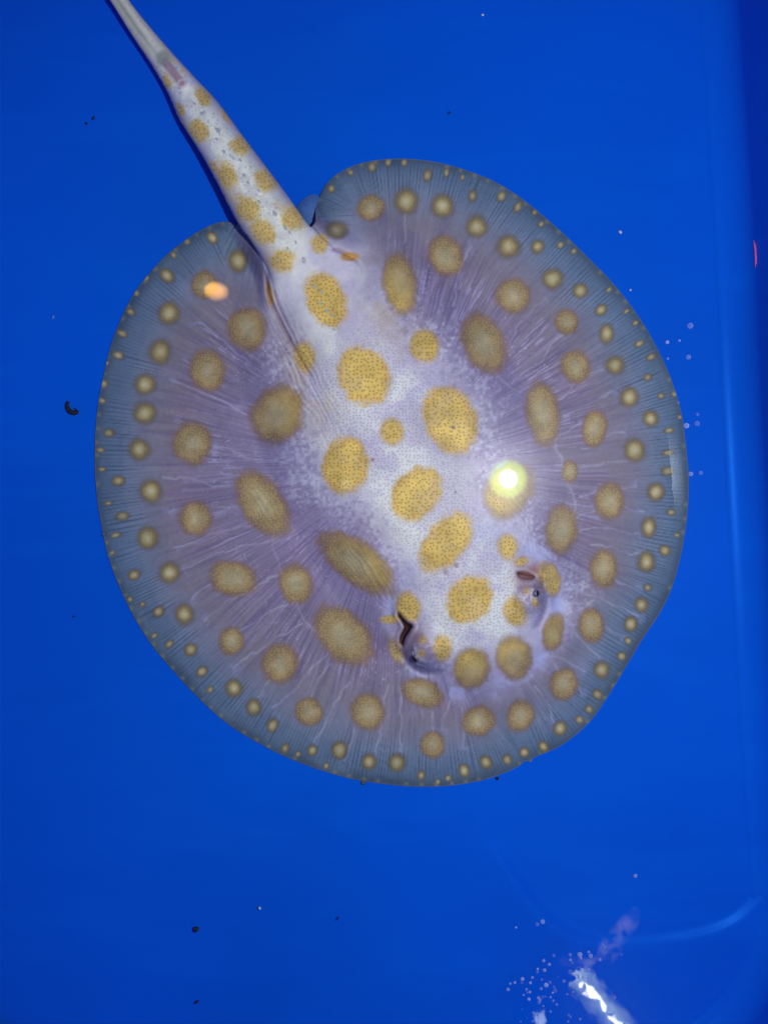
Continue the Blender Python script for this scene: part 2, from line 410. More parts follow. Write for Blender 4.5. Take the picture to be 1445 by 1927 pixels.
# pale ring round the head
hq = np.abs(np.sqrt(((x - 895) * BX[0] + (y - 1150) * BX[1]) ** 2 / 158 ** 2 + ((x - 895) * AX[0] + (y - 1150) * AX[1]) ** 2 / 150 ** 2) - 1)
ring_ = np.exp(-(hq / .13) ** 2) * sm(100, 230, av)
mix((168, 176, 226), ring_ * (0.35 + .55 * sm(.42, .68, fbm(x / 26, y / 26, 67, 3))))

# muscle striation: dashes running outward
zone = sm(105, 170, d) * sm(-10, 60, ed)
tx_ = th * 520 + 5 * (fbm(x / 60, y / 60, 70, 2) - .5)
dash = vnoise(tx_ / 2.6, rr / 26, 71); long_ = vnoise(tx_ / 3.6, rr / 120, 72)
mix((88, 78, 132), 0.38 * zone * sm(.5, .8, 1 - long_))
mix((160, 154, 202), 0.55 * zone * sm(.66, .90, dash) * (0.3 + .9 * sm(.35, .7, vnoise(tx_ / 40, rr / 60, 73))))
mix((140, 134, 180), 0.32 * zone * sm(.62, .88, long_))
# small pale flecks
fl = vnoise(x / 3.2, y / 3.2, 74)
mix((190, 190, 226), 0.55 * sm(150, 220, d) * sm(-20, 60, ed) * sm(.86, .97, fl) * sm(.4, .6, fbm(x / 60, y / 60, 75, 2)))

# vessels
VEINS = [[(309,898),(354,902),(381,909),(416,914),(447,916)],[(319,961),(354,952),(402,954),(447,950)],[(330,1030),(368,1020),(402,1004),(454,992),(482,990)],
[(343,1077),(375,1058),(399,1044),(437,1033),(471,1023),(506,1018)],[(361,1130),(378,1110),(399,1097)],[(385,1168),(416,1141),(437,1125),(471,1113),(506,1089),(527,1078)],
[(447,1187),(482,1170),(506,1151),(544,1135)],[(440,1258),(464,1234),(492,1224),(527,1196),(572,1172)],[(489,1314),(506,1279)],[(516,1331),(558,1296),(579,1265),(603,1241),(620,1224)],
[(586,1314),(599,1279),(620,1248)],[(590,1397),(612,1365),(631,1320),(657,1282)],[(647,1432),(663,1390),(676,1358)],[(708,1416),(717,1365),(724,1317),(730,1288)],
[(756,1414),(754,1324),(750,1291)],[(815,1378),(812,1338)],[(829,1378),(840,1338),(844,1317)],[(873,1410),(873,1389),(869,1331)],[(1042,1360),(1027,1317),(1006,1291)],
[(1096,1306),(1081,1284)],[(1099,1263),(1063,1245),(1024,1227)],[(1044,826),(1075,807),(1093,795)],[(1127,824),(1154,817),(1175,813)],[(1090,880),(1124,874),(1154,867),(1184,865)],
[(1090,935),(1121,926)],[(1169,920),(1197,914)],[(1087,972),(1121,960)],[(1172,957),(1209,963)],[(1090,999),(1124,990),(1154,999),(1200,1004)],[(1111,1024),(1145,1030),(1178,1040),(1209,1039)],
[(1063,1063),(1087,1072),(1108,1077)],[(1157,1091),(1203,1106)],[(1075,1103),(1111,1121),(1154,1139),(1203,1161)],[(1060,1161),(1081,1185),(1099,1212),(1127,1237)],[(1139,1179),(1175,1200)],
[(1028,562),(999,588),(976,614),(955,658),(947,687)],[(1060,628),(1037,646),(1022,675),(996,695),(961,722)],[(1135,698),(1103,710),(1074,733),(1051,753)],[(1159,736),(1127,751),(1098,765),(1063,783)],
[(885,464),(868,505),(859,547),(856,574)],[(761,400),(761,457)],[(321,715),(355,727),(391,742),(434,761),(465,776)],[(370,608),(410,630),(443,660),(474,685)],[(404,843),(446,852),(483,867)],
[(509,1002),(527,1075),(551,1127),(575,1168),(606,1199)],[(1046,835),(1063,896),(1078,938),(1082,975)],[(930,700),(950,722),(978,740)],[(1020,1225),(1040,1246),(1048,1262)]]
wx = x + 5 * (fbm(x / 18, y / 18, 81, 2) - .5) * 2; wy = y + 5 * (fbm(x / 18 + 50, y / 18, 82, 2) - .5) * 2
vein = np.zeros(N); burst = np.zeros(N)
for Vn in VEINS:
    A_ = np.array(Vn); m = np.nonzero((x > A_[:, 0].min() - 30) & (x < A_[:, 0].max() + 30) & (y > A_[:, 1].min() - 30) & (y < A_[:, 1].max() + 30))[0]
    q_, fr_ = line_dist(wx[m], wy[m], catmull(Vn, False, 3))
    vein[m] = np.maximum(vein[m], np.exp(-(q_ / 2.0) ** 2) * (0.55 + .45 * np.abs(fr_ - .5) * 2))
    e_ = A_[0] if np.hypot(*(A_[0] - C0)) > np.hypot(*(A_[-1] - C0)) else A_[-1]
    burst[m] = np.maximum(burst[m], np.exp(-((x[m] - e_[0]) ** 2 + (y[m] - e_[1]) ** 2) / 13 ** 2))
mix((166, 168, 198), 0.62 * vein * (0.5 + .5 * sm(.3, .6, fbm(x / 22, y / 22, 83, 2))))
mix((128, 138, 186), 0.5 * burst * sm(.45, .62, fbm(x / 7, y / 7, 84, 2)))

# tail ground colour
tm = tail_m
mix((180, 186, 196), tm)
mix((212, 219, 214), tm * sm(.75, .25, rel) * (0.35 + .65 * sm(.35, .6, fbm(x / 24, y / 24, 91, 3))))
mix((156, 152, 176), tm * sm(.62, .95, rel) * .8)
mix((196, 176, 130), tm * .5 * sm(.5, .72, fbm(x / 30 + 5, y / 30, 94, 3)) * sm(.2, .5, rel))
tip = sm(tpos(5) + 30, tpos(4) - 10, tt) * in_t
mix((168, 172, 160), tip * .85)
mix((128, 138, 126), tip * .8 * np.exp(-((te / np.maximum(tw, 1) - 0.15) / .16) ** 2))
mix((206, 206, 196), tip * .6 * np.exp(-((te / np.maximum(tw, 1) + 0.35) / .2) ** 2))
spk = vnoise(x / 2.6, y / 2.6, 92)
mix((128, 138, 150), tm * (1 - tip) * .55 * sm(.72, .9, spk) * sm(.9, .5, rel))
mix((150, 150, 160), tip * .4 * sm(.7, .9, vnoise(x / 2.2, y / 2.2, 93)))

lum_ = (colr @ np.array([.3, .59, .11]))[:, None]; colr = colr * .87 + .13 * lum_ * np.array([1.03, 1.0, .97])
# blotches -------------------------------------------------------------
A_SPOTS = [(613,565,36,53,22),(684,707,47,57,28),(573,671,19,28,10),(799,651,27,30,0),(847,791,48,65,24),(737,812,22,24,0),(650,875,43,55,-12),(782,929,43,56,-42),
 (840,1020,38,63,-40),(883,1128,40,47,-40),(768,1143,23,29,15),(955,1029,18,24,10),(969,1151,21,28,15),(733,1166,18,8,0),(746,1226,12,24,25),(832,1220,18,25,5),
 (795,1204,9,9,0),(793,1230,8,8,0),(991,1112,6,7,0),(1008,1134,8,10,0),(981,1057,13,8,20),(1022,1086,11,24,8)]
B_SPOTS = [(522,780,43,52,-35),(910,646,36,53,24),(1021,779,29,56,8),(752,533,29,54,8),(838,481,30,36,22),(965,557,30,31,30),(466,619,33,38,12),(391,697,31,37,5),(363,834,34,37,10),
 (368,975,28,30,0),(494,947,36,64,34),(439,1089,31,41,75),(556,1098,28,35,15),(647,1197,40,60,42),(672,1059,36,77,51),(435,1206,22,24,0),(527,1248,31,34,-10),(581,1340,24,25,-20),
 (691,1340,30,32,0),(814,1402,22,23,0),(900,1357,29,26,20),(979,1347,24,28,-15),(1060,1287,24,28,-10),(1112,1177,23,30,5),(1135,1070,24,33,5),(1146,943,25,33,0),(1118,806,22,33,-5),
 (1082,690,25,29,20),(1066,606,20,22,20),(1056,997,28,43,-5),(1072,888,14,20,0),(958,922,38,50,-30),(794,1303,24,38,70),(886,1258,31,37,-22),(967,1238,31,39,10),
 (1040,1190,18,34,-12),(1036,1090,17,30,10),(698,391,24,22,0),(385,536,22,25,0)]
C_SPOTS = [(764,379,20,22),(833,388,19,21),(897,427,18,19),(956,464,20,20),(1039,524,18,18),(633,433,20,15),(1011,464,11,12),(624,355,7,7),(660,325,5,5),(700,315,8,9),(730,306,5,7),(760,306,6,7),
 (804,330,8,11),(840,325,5,9),(889,369,8,11),(943,370,8,10),(974,390,7,11),(1005,400,4,5),(1018,422,5,6),(1054,461,6,7),(1079,473,5,6),(870,334,4,6),(1092,547,13,13),(1130,583,9,12),(1141,628,13,17),
 (1145,546,4,7),(1178,586,4,7),(1195,608,5,7),(1202,647,6,10),(1224,672,6,9),(1157,687,16,16),(1218,710,7,8),(1183,748,17,17),(1243,745,5,7),(1268,742,4,5),(1224,788,14,14),(1278,785,4,4),
 (1258,810,5,9),(1194,847,18,20),(1256,852,6,11),(1256,887,8,11),(1233,926,15,16),(1262,964,6,8),(1220,992,13,18),(1250,1036,9,10),(1273,1007,4,5),(1216,1057,16,17),(1206,1138,12,13),(1186,1174,12,13),
 (1218,1106,6,7),(1181,1206,6,7),(1169,1235,7,8),(1131,1260,14,15),(1123,1306,8,10),(1108,1335,7,8),(1090,1354,7,8),(1053,1371,12,13),(1022,1405,9,11),(986,1416,9,9),(954,1430,8,10),(914,1435,11,13),
 (873,1450,10,12),(843,1464,6,6),(792,1459,7,9),(824,1471,4,5),(747,1435,15,16),(695,1433,13,14),(639,1411,14,16),(588,1412,9,10),(561,1419,5,6),(537,1408,8,10),(614,1441,5,6),(513,1365,10,12),
 (478,1331,13,15),(440,1295,14,15),(396,1298,6,7),(380,1264,9,11),(359,1223,11,12),(319,1212,6,9),(347,1156,16,18),(319,1078,18,18),(279,1013,18,19),(285,924,19,20),(223,905,9,12),(231,971,8,12),
 (193,883,4,8),(205,947,4,8),(219,1007,5,10),(212,1040,4,5),(253,1082,9,11),(298,1151,9,11),(269,1137,5,6),(245,1128,5,5),(291,1196,5,7),(263,846,18,18),(273,777,19,19),(273,724,19,18),(302,662,19,21),
 (318,589,18,20),(449,490,16,20),(400,448,9,12),(315,519,11,14),(327,480,5,7),(353,455,5,6),(276,523,5,6),(257,552,5,6),(247,587,6,9),(231,628,6,10),(224,669,7,11),(201,683,4,5),(196,722,6,8),
 (193,754,5,7),(206,815,8,10),(190,847,5,9)]
T_SPOTS = [(384,183,13,19,30),(376,247,17,21,20),(454,272,20,19,30),(426,329,19,23,30),(504,337,21,24,30),(466,394,21,26,30),(495,436,21,25,30),(553,411,22,23,30),(530,491,24,22,-20),(601,459,17,17,0),
 (428,221,8,13,40),(314,154,6,13,25),(340,207,7,13,25),(403,315,6,14,30)]
dots = np.zeros(N); gran = np.zeros(N)
wob = 0.16 * (fbm(x / 16, y / 16, 101, 3) - .5) * 2; fray = 0.10 * (vnoise(x / 3.5, y / 3.5, 102) - .5) * 2
lightW = np.clip(0.9 * W2 + 0.45 * W1, 0, 1)
fl_W = sm(60, -40, np.abs(bv - bo) - Wq + 20 * nz) * sm(460, 330, av)
def rho(cx, cy, rx, ry, an):
    R = max(rx, ry) * 1.6 + 4
    m = np.nonzero((np.abs(x - cx) < R) & (np.abs(y - cy) < R))[0]
    a = math.radians(an); dx = x[m] - cx; dy = y[m] - cy
    return m, np.sqrt(((dx * math.cos(a) - dy * math.sin(a)) / rx) ** 2 + ((dx * math.sin(a) + dy * math.cos(a)) / ry) ** 2)
def put(m, c, al):
    al = np.clip(al, 0, 1)[:, None]; colr[m] = colr[m] * (1 - al) + np.asarray(c, float) * al
cA = np.array((203, 176, 98.)); cA2 = np.array((190, 156, 88.))
for sp_ in A_SPOTS:
    m, r = rho(*sp_); r = r + wob[m] * .8 + fray[m] * .5
    al = sm(1.0 + 7.0 / max(sp_[2], 12), 1.0 - 8.0 / max(sp_[2], 12), r)
    c = cA2 + (cA - cA2) * sm(1.05, .6, r)[:, None]
    c = c * (0.82 + .36 * fbm(x[m] / 30, y[m] / 30, 105, 4))[:, None]; c = c + (np.array((190, 168, 128.)) - c) * (.45 * sm(.52, .72, fbm(x[m] / 24 + 8, y[m] / 24, 109, 3)))[:, None]
    put(m, c, al * .97); dots[m] = np.maximum(dots[m], al)
rng = np.random.RandomState(5)
for sp_ in B_SPOTS:
    m, r = rho(*sp_); r = r + wob[m] * .8 + fray[m] * .6
    put(m, (116, 92, 82), .5 * sm(1.34, .95, r))
    al = sm(1.22, .74, r)
    ctr = np.array((154, 145, 118.)); mid = np.array((143, 126, 92.)); rim = np.array((122, 99, 74.))
    t1 = sm(.15, .72, r)[:, None]; t2 = sm(.6, 1.08, r)[:, None]
    c = (ctr * (1 - t1) + mid * t1) * (1 - t2) + rim * t2
    lw = (np.clip(fl_W[m], 0, .9))[:, None]; c = c * (1 - lw) + cA * lw
    c = c * (0.84 + .32 * fbm(x[m] / 20, y[m] / 20, 106, 4))[:, None]
    put(m, c, al); gran[m] = np.maximum(gran[m], al * (1 - lw[:, 0])); dots[m] = np.maximum(dots[m], al * sm(.3, .8, lw[:, 0]))
for (cx, cy, rx, ry) in C_SPOTS:
    # long axis along the fin radials (towards the disc centre)
    an = math.degrees(math.atan2(cx - 740, cy - 890)) if min(rx, ry) < 12 else 0
    m, r = rho(cx, cy, rx, ry, an); r = r + wob[m] * 1.1
    put(m, (92, 84, 74), .6 * sm(1.55, .8, r))
    c0 = np.array((178, 174, 140.)) + rng.uniform(-10, 6); c1 = np.array((128, 112, 72.))
    t = sm(.05, .95, r)[:, None]
    put(m, c0 * (1 - t) + c1 * t, sm(1.25, .5, r) * (1 if rx > 8 else .78)); gran[m] = np.maximum(gran[m], .5 * sm(1, .6, r))
for sp_ in T_SPOTS:
    m, r = rho(*sp_); m2 = (tail_m[m] > .05) | (tt[m] > T_BASE - 110); m = m[m2]; r = r[m2] + wob[m] * 1.8 + fray[m] * 1.6
    c = cA * np.array((.93, .92, .95)) * (0.9 + .2 * fbm(x[m] / 9, y[m] / 9, 107, 3))[:, None]
    put(m, c, .86 * sm(1.35, .62, r) * (.55 + .45 * np.maximum(sm(.97, .7, rel[m]), sm(T_BASE - 60, T_BASE, tt[m])))); dots[m] = np.maximum(dots[m], .8 * sm(1, .8, r))
# tiny tan beads on the very rim
per = s_d.max(); 
ph = (s_d + 9 * vnoise(s_d / 60, s_d * 0, 111)) % 27.0
mix((134, 126, 96), .6 * np.exp(-((ph - 13) / 4.5) ** 2 - ((d - 4) / 3.6) ** 2) * (vnoise(s_d / 27, s_d * 0, 112) > .3) * (1 - in_t))
mix((112, 118, 110), .45 * np.exp(-(d / 1.6) ** 2) * (sd_t > 0))

# eyes and spiracles, folds
mix((190, 186, 208), .6 * np.exp(-(np.hypot(x - 800, y - 1218) / 30) ** 4) * (1 - dots)); mix((190, 186, 208), .6 * np.exp(-(np.hypot(x - 998, y - 1122) / 24) ** 4) * (1 - dots))
for LD_, wd_ in (([(772, 1208), (771, 1222), (775, 1236), (784, 1247), (795, 1253), (806, 1256)], 6.0), ([(1001, 1098), (1009, 1106), (1013, 1117), (1016, 1128), (1015, 1142)], 4.5)):
    q_, fr_ = line_dist(x, y, catmull(LD_, False, 6)); e_ = sm(0, .2, fr_) * (1 - sm(.75, 1, fr_))
    mix((80, 74, 98), .72 * e_ * np.exp(-(q_ / wd_) ** 4)); mix((176, 180, 200), .7 * e_ * np.exp(-((q_ - 1.0) / 1.3) ** 2)); z_bump = 2.5 * e_ * np.exp(-((q_ - wd_ - 2) / 2.2) ** 2); z = z + np.where(edge, 0, z_bump)
mot = fbm(x / 8, y / 8, 151, 3)
for (cx, cy, r_) in ((792, 1224, 38), (1000, 1122, 32)):
    mix((142, 120, 138), .6 * np.exp(-(np.hypot(x - cx, y - cy) / r_) ** 4) * sm(.45, .62, mot) * (1 - .7 * dots))
mix((62, 30, 34), m_sp); mix((150, 104, 98), m_sp * .95 * np.exp(-(np.hypot(x - 990, y - 1085) / 20) ** 4)); mix((58, 28, 34), m_sp * .9 * np.exp(-((y - 1079 - (x - 975) * .2) / 2.2) ** 2) * (x > 900))
for (cx, cy, r_) in ((765, 1205, 20), (786, 1200, 13), (1014, 1100, 13), (985, 1095, 13)):
    mix((118, 98, 112), .45 * gau(cx, cy, r_))
for ml in (mL, mR):
    q_, fr_ = line_dist(x, y, ml); mix((108, 100, 138), .5 * np.exp(-(q_ / 6.0) ** 2) * sm(0, .1, fr_) * (1 - sm(.8, 1, fr_)))  # shade along the rim of the eye domes, put into the colour
    mix((206, 212, 226), .5 * sm(.3, .7, vnoise(x / 6, y / 6, 141)) * np.exp(-((q_ - 9) / 3.0) ** 2) * sm(0, .1, fr_) * (1 - sm(.5, .8, fr_)) * (np.hypot(x - 900, y - 1165) > 130))
mix((150, 122, 136), .55 * gau(988, 1084, 26) * (1 - m_sp) * (1 - .6 * dots)); mix((146, 120, 134), .5 * gau(760, 1196, 28) * (1 - m_sp) * (1 - .6 * dots)); mix((150, 96, 92), .7 * gau(1005, 1070, 9)); mix((172, 120, 104), .5 * gau(985, 1082, 9) * (1 - m_sp))
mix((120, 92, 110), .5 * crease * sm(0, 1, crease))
for (cx, cy, rx, ry, an) in ((508, 552, 6, 26, 10), (658, 483, 19, 9, -25)):
    m, r = rho(cx, cy, rx, ry, an if cx < 600 else 0); put(m, (168, 122, 62), .85 * sm(1.2, .6, r))
    put(m, (196, 160, 96), .6 * sm(.6, .2, r))
# slit and pale patch, small moles
for (cx, cy, r_, c, al) in ((652, 912, 10, (236, 216, 150), .8), (852, 804, 3, (90, 60, 80), .9), (701, 865, 2.4, (100, 60, 70), .9), (858, 1064, 4.5, (120, 88, 120), .7), (838, 1077, 5, (128, 100, 130), .6),
                             (857, 926, 2.4, (80, 66, 90), .8)):
    mix(c, al * gau(cx, cy, r_))
# sting sheath
SH = catmull([(302, 106), (315, 122), (330, 140), (344, 158)], False, 5)
q_, fr_ = line_dist(x, y, SH)
mix((122, 128, 122), in_t * .75 * np.exp(-(np.hypot(x - 307, y - 110) / 15) ** 4))
mix((150, 122, 136), in_t * .9 * np.exp(-(q_ / 8) ** 4) * sm(.15, .35, fr_))
mix((190, 158, 96), in_t * .6 * np.exp(-((q_ - 13) / 4) ** 2) * sm(.4, .6, vnoise(x / 7, y / 7, 121)) * sm(.1, .3, fr_) * (1 - sm(.8, 1, fr_)))
mix((206, 190, 200), in_t * .8 * np.exp(-((np.hypot(x - 343, y - 157) - 7) / 2) ** 2))
z = z + in_t * np.where(sd_d > 0, 6 * np.exp(-(q_ / 8) ** 2) * sm(.05, .35, fr_), 0) * (~edge)

# overall fine mottling
colr *= (0.955 + .09 * fbm(x / 5, y / 5, 131, 3))[:, None] * (0.95 + .10 * fbm(x / 50, y / 50, 132, 3))[:, None]
KA = 0.86
alb = np.clip(s2l(np.clip(colr, 0, 255)) / KA, 0, 0.85)
wdots = np.clip(W2 * (1 - dots) * sm(430, 330, av) * sm(-330, -200, av) * (1 - gran), 0, 1) * (1 - m_sp)
dots = dots * (1 - m_sp)

# ---------------- build the body mesh
def unproj(xx, yy, zz):
    kk = (HP - zz) / HP
    return np.stack([(xx - CX) * S * kk, -(yy - CY) * S * kk, zz * S], 1)
top = unproj(x, y, z); bot = unproj(x, y, zb)
verts = np.concatenate([top, bot]).astype(np.float32)
faces = np.concatenate([F, F[:, ::-1] + N]).astype(np.int32)
me = bpy.data.meshes.new('body')
me.vertices.add(len(verts)); me.vertices.foreach_set('co', verts.ravel())
me.loops.add(faces.size); me.loops.foreach_set('vertex_index', faces.ravel())
me.polygons.add(len(faces)); me.polygons.foreach_set('loop_start', np.arange(0, faces.size, 4, dtype=np.int32))
me.update(calc_edges=True)
me.polygons.foreach_set('use_smooth', np.ones(len(faces), bool))
ca = me.color_attributes.new('pigment', 'FLOAT_COLOR', 'POINT')
c4 = np.ones((2 * N, 4), np.float32); c4[:N, :3] = alb; c4[N:, :3] = (0.7, 0.68, 0.66); ca.data.foreach_set('color', c4.ravel())
cb = me.color_attributes.new('speckle', 'FLOAT_COLOR', 'POINT')
c4 = np.zeros((2 * N, 4), np.float32); c4[:N, 0] = dots; c4[:N, 1] = gran; c4[:N, 2] = wdots; cb.data.foreach_set('color', c4.ravel())

skin, nt, out = new_mat('stingray_skin')
L = nt.links.new; nd = nt.nodes.new
b = nd('ShaderNodeBsdfPrincipled'); L(b.outputs[0], out.inputs[0])
b.inputs['Roughness'].default_value = 0.55; b.inputs['Specular IOR Level'].default_value = 0.12
a1 = nd('ShaderNodeVertexColor'); a1.layer_name = 'pigment'
a2 = nd('ShaderNodeVertexColor'); a2.layer_name = 'speckle'; sep = nd('ShaderNodeSeparateColor'); L(a2.outputs[0], sep.inputs[0])
tc = nd('ShaderNodeTexCoord')
def vor(scale, e0, e1):
    v = nd('ShaderNodeTexVoronoi'); v.voronoi_dimensions = '2D'; v.inputs['Scale'].default_value = scale; v.inputs['Randomness'].default_value = 0.72
    L(tc.outputs['Object'], v.inputs['Vector'])
    mr = nd('ShaderNodeMapRange'); mr.interpolation_type = 'SMOOTHSTEP'
    mr.inputs['From Min'].default_value = e0; mr.inputs['From Max'].default_value = e1
    mr.inputs['To Min'].default_value = 1; mr.inputs['To Max'].default_value = 0
    L(v.outputs['Distance'], mr.inputs['Value']); return mr.outputs[0]
def mul(a, b_, k=None):
    m = nd('ShaderNodeMath'); m.operation = 'MULTIPLY'; L(a, m.inputs[0])
    if k is None: L(b_, m.inputs[1])
    else: m.inputs[1].default_value = k
    return m.outputs[0]
def mixc(f, c_in, c):
    m = nd('ShaderNodeMix'); m.data_type = 'RGBA'; L(f, m.inputs['Factor']); L(c_in, m.inputs['A']); m.inputs['B'].default_value = (*s2l(c), 1)
    return m.outputs['Result']
c = a1.outputs[0]
d1 = vor(350, .12, .36); c = mixc(mul(mul(d1, sep.outputs[0]), None, .55), c, (122, 88, 52))
d2 = vor(400, .10, .36); c = mixc(mul(mul(d2, sep.outputs[2]), None, .45), c, (116, 100, 138))
d3 = vor(500, .10, .45); c = mixc(mul(mul(d3, sep.outputs[1]), None, .30), c, (206, 190, 146))
L(c, b.inputs['Base Color'])
n1 = nd('ShaderNodeTexNoise'); n1.inputs['Scale'].default_value = 420; n1.inputs['Detail'].default_value = 4; L(tc.outputs['Object'], n1.inputs['Vector'])
bp = nd('ShaderNodeBump'); bp.inputs['Strength'].default_value = .22; bp.inputs['Distance'].default_value = .0012; L(n1.outputs['Fac'], bp.inputs['Height']); L(bp.outputs[0], b.inputs['Normal'])
me.materials.append(skin)
ray = tag(empty('stingray', wp(765, 870, 0.0)), 'pale stingray with yellow spots and mottled mauve disc lying on blue tub floor', 'stingray')
RL = np.array(ray.location)
body = bpy.data.objects.new('body', me); col.objects.link(body); body.parent = ray; body.location = -ray.location
from mathutils.kdtree import KDTree
def zat(u, v):
    i = np.argmin((x - u) ** 2 + (y - v) ** 2); return z[i]
def child(o): o.parent = ray; o.location = o.location - ray.location; return o

# pelvic fin peeping out between tail and right lobe
fin_mat = principled('fin_skin', tuple(s2l((62, 98, 160)) / KA), .5, .2, .12, 300)
pf = catmull([(560, 395), (572, 374), (588, 366), (602, 372), (606, 400), (604, 440), (580, 440)], True, 5)
cen = pf.mean(0); pv = []; pfc = []
for lev, zz in ((1.0, 5), (.9, 11), (.5, 16)):
    pv += [wp(*(cen + (p - cen) * lev), zz * S) for p in pf]
n_ = len(pf)
for k in range(2):
    for i in range(n_):
        j = (i + 1) % n_; pfc.append((k * n_ + i, (k + 1) * n_ + i, (k + 1) * n_ + j, k * n_ + j))
pv.append(wp(*cen, 17 * S)); pfc += [(2 * n_ + i, 3 * n_, 2 * n_ + (i + 1) % n_) for i in range(n_)]; pfc.append(tuple(range(n_ - 1, -1, -1)))
child(mesh_obj('pelvic_fin', pv, pfc, fin_mat))['label'] = 'bluish translucent pelvic fin between tail and rear lobe'

# thorns along the tail
thorn_mat = principled('thorn', tuple(s2l((170, 178, 180)) / KA), .5, .1, .1, 500)
TH = [(575,515,1),(610,565,1.3),(640,605,.8),(692,650,1.9),(683,690,1),(720,752,1.2),(765,785,.8),(800,795,1.2),(850,828,.9),(820,870,1.3),(838,905,1.1),(890,945,1.1),(893,1000,1.2),(970,1058,2.0),(1022,1130,1.7),
      (1070,1195,1.2),(1042,1152,1),(1110,1280,2.0),(1030,1225,1),(1168,1420,1.2),(1200,1446,1),(1197,1502,1.1),(1228,1540,1.2),(1255,1562,.9),(1260,1630,.8),(1380,1632,.9),(1285,1625,.8)]
tv = [(0, 0, .9)]; nn = 7
for k in range(nn):
    a = 2 * math.pi * k / nn; tv.append((math.cos(a) * .72 + (-.35), math.sin(a) * 1.0 + .2, -.5))
tf = [(0, 1 + k, 1 + (k + 1) % nn) for k in range(nn)] + [tuple(range(nn, 0, -1))]
tme = None
for (zx, zy, sc) in TH:
    u, v = 150 + zx / 2.627, zy / 2.627
    if tme is None:
        o = mesh_obj('thorn', tv, tf, thorn_mat, None, False); tme = o.data
    else:
        o = bpy.data.objects.new('thorn', tme); col.objects.link(o)
    r = 3.6 * sc * S
    o.scale = (r * 1.0, r * 1.3, r * .5); o.rotation_euler = (0, 0, math.radians(-152 + 180)); o.location = wp(u, v, (zat(u, v) + .5) * S); child(o)

# eyes: dark glossy ball with pale silvery lid, set in the outer flank of each dome
iris, nt, out = new_mat('eye_ball')
b = nt.nodes.new('ShaderNodeBsdfPrincipled'); nt.links.new(b.outputs[0], out.inputs[0]); b.inputs['Roughness'].default_value = .15
tc = nt.nodes.new('ShaderNodeTexCoord'); sp = nt.nodes.new('ShaderNodeSeparateXYZ'); nt.links.new(tc.outputs['Object'], sp.inputs[0])
rp = nt.nodes.new('ShaderNodeValToRGB'); nt.links.new(sp.outputs[2], rp.inputs[0])
rp.color_ramp.elements[0].position = .30; rp.color_ramp.elements[0].color = (*s2l((92, 94, 120)), 1)
rp.color_ramp.elements[1].position = .62; rp.color_ramp.elements[1].color = (.01, .01, .02, 1)
e = rp.color_ramp.elements.new(.52); e.color = (*s2l((112, 106, 104)), 1)
nt.links.new(rp.outputs[0], b.inputs['Base Color'])
lid_mat = principled('eye_lid', tuple(s2l((168, 160, 186)) / KA), .45, .3, .1, 400)
def uv_sphere(nu_, nv_):
    vv = []; f_ = []
    for j in range(nv_ + 1):
        for i in range(nu_):
            a = 2 * math.pi * i / nu_; b_ = math.pi * j / nv_
            vv.append((math.sin(b_) * math.cos(a), math.sin(b_) * math.sin(a), math.cos(b_)))
    for j in range(nv_):
        for i in range(nu_):
            f_.append((j * nu_ + i, (j + 1) * nu_ + i, (j + 1) * nu_ + (i + 1) % nu_, j * nu_ + (i + 1) % nu_))
    return vv, f_
sv, sf = uv_sphere(20, 12)
def tube(pts, rad, mat, name, n=8):
    pts = np.array(pts); vv = []; f_ = []
    for i, p in enumerate(pts):
        t = pts[min(i + 1, len(pts) - 1)] - pts[max(i - 1, 0)]; t = t / np.linalg.norm(t)
        s_ = np.cross(t, (0, 0, 1)); s_ /= np.linalg.norm(s_); u_ = np.cross(s_, t)
        r = rad(i / (len(pts) - 1)) if callable(rad) else rad
        for k in range(n):
            a = 2 * math.pi * k / n; vv.append(p + r * (math.cos(a) * s_ + math.sin(a) * u_))
    for i in range(len(pts) - 1):
        for k in range(n): f_.append((i * n + k, (i + 1) * n + k, (i + 1) * n + (k + 1) % n, i * n + (k + 1) % n))
    f_.append(tuple(range(n - 1, -1, -1))); f_.append(tuple((len(pts) - 1) * n + k for k in range(n)))
    return mesh_obj(name, vv, f_, mat)
for (u, v, dirx, diry, R, lid, lab) in (
        (783, 1237, -.75, .66, 9.5, [(776, 1224), (779, 1232), (785, 1240), (793, 1245)], 'half closed eye beside the dark open spiracle'),
        (1007, 1117, .9, -.1, 7.5, [(1003, 1108), (1006, 1113), (1008, 1120), (1009, 1126)], 'half closed eye beside the small reddish spiracle')):
    zz = zat(u, v) - 4
    o = mesh_obj('eye', sv, sf, iris); o.scale = (R * S,) * 3
    o.location = wp(u, v, zz * S)
    tilt = math.radians(62); az = math.atan2(-diry, dirx)
    o.rotation_euler = (0, tilt, az); child(o); o['label'] = lab
    pts = [wp(p[0] + dirx * 1, p[1] + diry * 1, (zat(*p) - .8) * S) for p in catmull(lid, False, 5)]
    l = tube(pts, lambda t: (.1 + 1.8 * math.sin(math.pi * t)) * S, lid_mat, 'eyelid'); l.location = -ray.location; l.parent = ray

